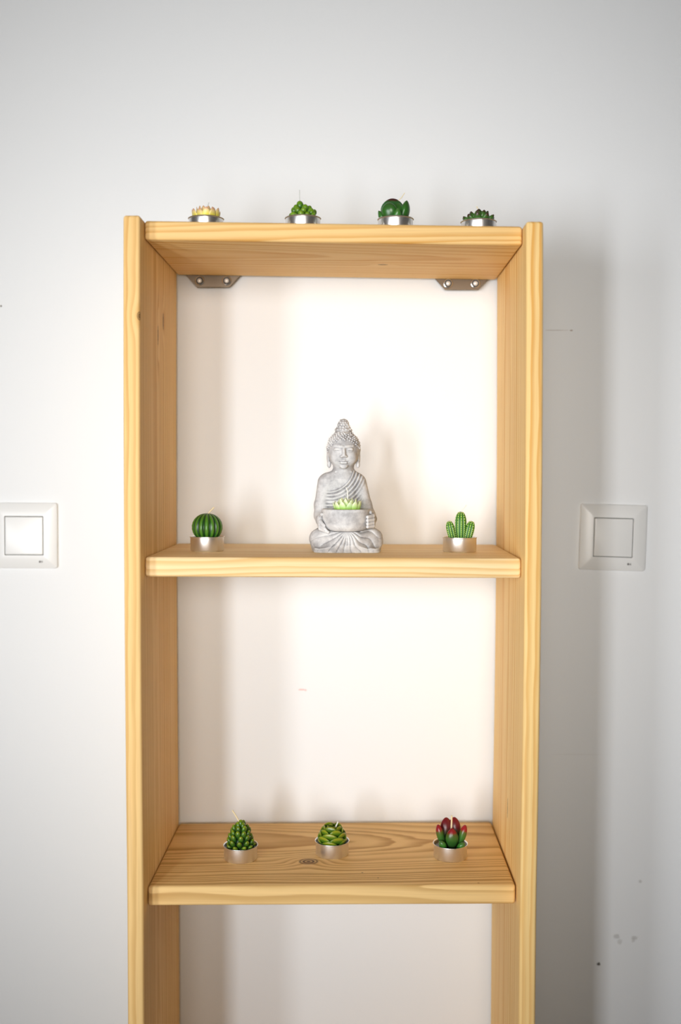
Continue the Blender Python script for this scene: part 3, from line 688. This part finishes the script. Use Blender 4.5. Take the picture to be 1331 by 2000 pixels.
def surface_nets(D):
    nx, ny, nz = D.shape; ins = D < 0
    off = [(i, j, k) for i in (0, 1) for j in (0, 1) for k in (0, 1)]
    cnt = sum(ins[i:nx - 1 + i, j:ny - 1 + j, k:nz - 1 + k].astype(np.int8) for i, j, k in off)
    act = (cnt > 0) & (cnt < 8); idx = np.full(act.shape, -1, np.int64); I, J, K = np.nonzero(act); idx[I, J, K] = np.arange(len(I))
    acc = np.zeros((len(I), 3)); num = np.zeros(len(I))
    for a in off:
        for ax in range(3):
            if a[ax]: continue
            b = list(a); b[ax] = 1
            va = D[I + a[0], J + a[1], K + a[2]].astype(float); vb = D[I + b[0], J + b[1], K + b[2]].astype(float)
            m = (va < 0) != (vb < 0); t = np.where(m, va / np.where(m, va - vb, 1), 0)
            p = np.tile(np.array(a, float), (len(I), 1)); p[:, ax] += t; acc[m] += p[m]; num[m] += 1
    P = acc / num[:, None] + np.stack([I, J, K], 1); Q = []
    for ax in range(3):
        o1, o2 = [(1, 2), (2, 0), (0, 1)][ax]
        A = np.take(ins, range(0, D.shape[ax] - 1), ax); B = np.take(ins, range(1, D.shape[ax]), ax)
        c = np.array(np.nonzero(A != B)).T; c = c[(c[:, o1] > 0) & (c[:, o2] > 0) & (c[:, o1] < D.shape[o1] - 1) & (c[:, o2] < D.shape[o2] - 1)]
        fl = A[c[:, 0], c[:, 1], c[:, 2]]
        e1 = np.zeros(3, int); e1[o1] = 1; e2 = np.zeros(3, int); e2[o2] = 1
        q = [idx[tuple((c - d).T)] for d in (e1 * 0, e1, e1 + e2, e2)]; q = np.stack(q, 1)
        q[~fl] = q[~fl][:, ::-1]; Q.append(q)
    return P, np.concatenate(Q)
P, Q = surface_nets(DF)
ok = (Q >= 0).all(1); Q = Q[ok]
V = np.stack([gx[0] + P[:, 0] * h_, gy[0] + P[:, 1] * h_, gz[0] + P[:, 2] * h_], 1) * mm
me = bpy.data.meshes.new('figure'); me.vertices.add(len(V)); me.vertices.foreach_set('co', V.ravel())
me.loops.add(Q.size); me.loops.foreach_set('vertex_index', Q.ravel().astype(np.int32))
me.polygons.add(len(Q)); me.polygons.foreach_set('loop_start', np.arange(0, Q.size, 4, dtype=np.int32)); me.update(calc_edges=True)
bm = bmesh.new(); bm.from_mesh(me)
# keep only the connected body
seen = set(); best = []
for v0 in bm.verts:
    if v0.index in seen: continue
    st = [v0]; seen.add(v0.index); comp = []
    while st:
        v = st.pop(); comp.append(v)
        for e in v.link_edges:
            o = e.other_vert(v)
            if o.index not in seen: seen.add(o.index); st.append(o)
    if len(comp) > len(best): best = comp
keep = set(v.index for v in best); bmesh.ops.delete(bm, geom=[v for v in bm.verts if v.index not in keep], context='VERTS')
bmesh.ops.recalc_face_normals(bm, faces=bm.faces); bm.to_mesh(me); bm.free()
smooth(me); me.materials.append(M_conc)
SX, SY = 0.0137, 0.0853 + 0.0385
statue = thing('buddha_statue', 'grey whitewashed concrete seated buddha statue holding a bowl, on the middle shelf', 'statue', (SX, SY, ZM))
link('figure', me, statue)
pr = [(0, 23.6), (15, 23.6), (18.6, 24.0), (21.4, 25.2), (23.4, 27.0), (25.0, 30), (25.7, 32.5), (26.3, 35), (26.9, 38), (27.4, 42), (27.7, 45), (27.8, 47.3), (27.2, 48.4), (26.0, 48.6), (24.8, 48.2), (24.2, 46), (23.6, 36), (22.6, 31.2), (20, 30.2), (0, 30)]
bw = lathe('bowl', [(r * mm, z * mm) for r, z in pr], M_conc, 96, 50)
for v in bw.vertices:
    a = math.atan2(v.co.y, v.co.x); r = math.hypot(v.co.x, v.co.y)
    if r > .0245:
        q = 1 + .010 * math.sin(v.co.z * 1500 + 1.2 * math.sin(a * 2)) * 1.0 + .006 * math.sin(a * 5 + v.co.z * 260)
        v.co.x *= q; v.co.y *= q
link('bowl', bw, statue, (BX * mm, BY * mm, 0))
c = candle(SX + (BX + 1.0) * mm, SY + BY * mm, ZM + .0302, 'lime green lotus tealight candle in the bowl the statue holds', 'lotus_candle', M_limew, [(0.5, 0, 14), (.2, -1, 36), (-1.5, -1, 42.5)], M_wickw, .75)
lotus(c, L_lime, 1.0, 12.0, 16.5)
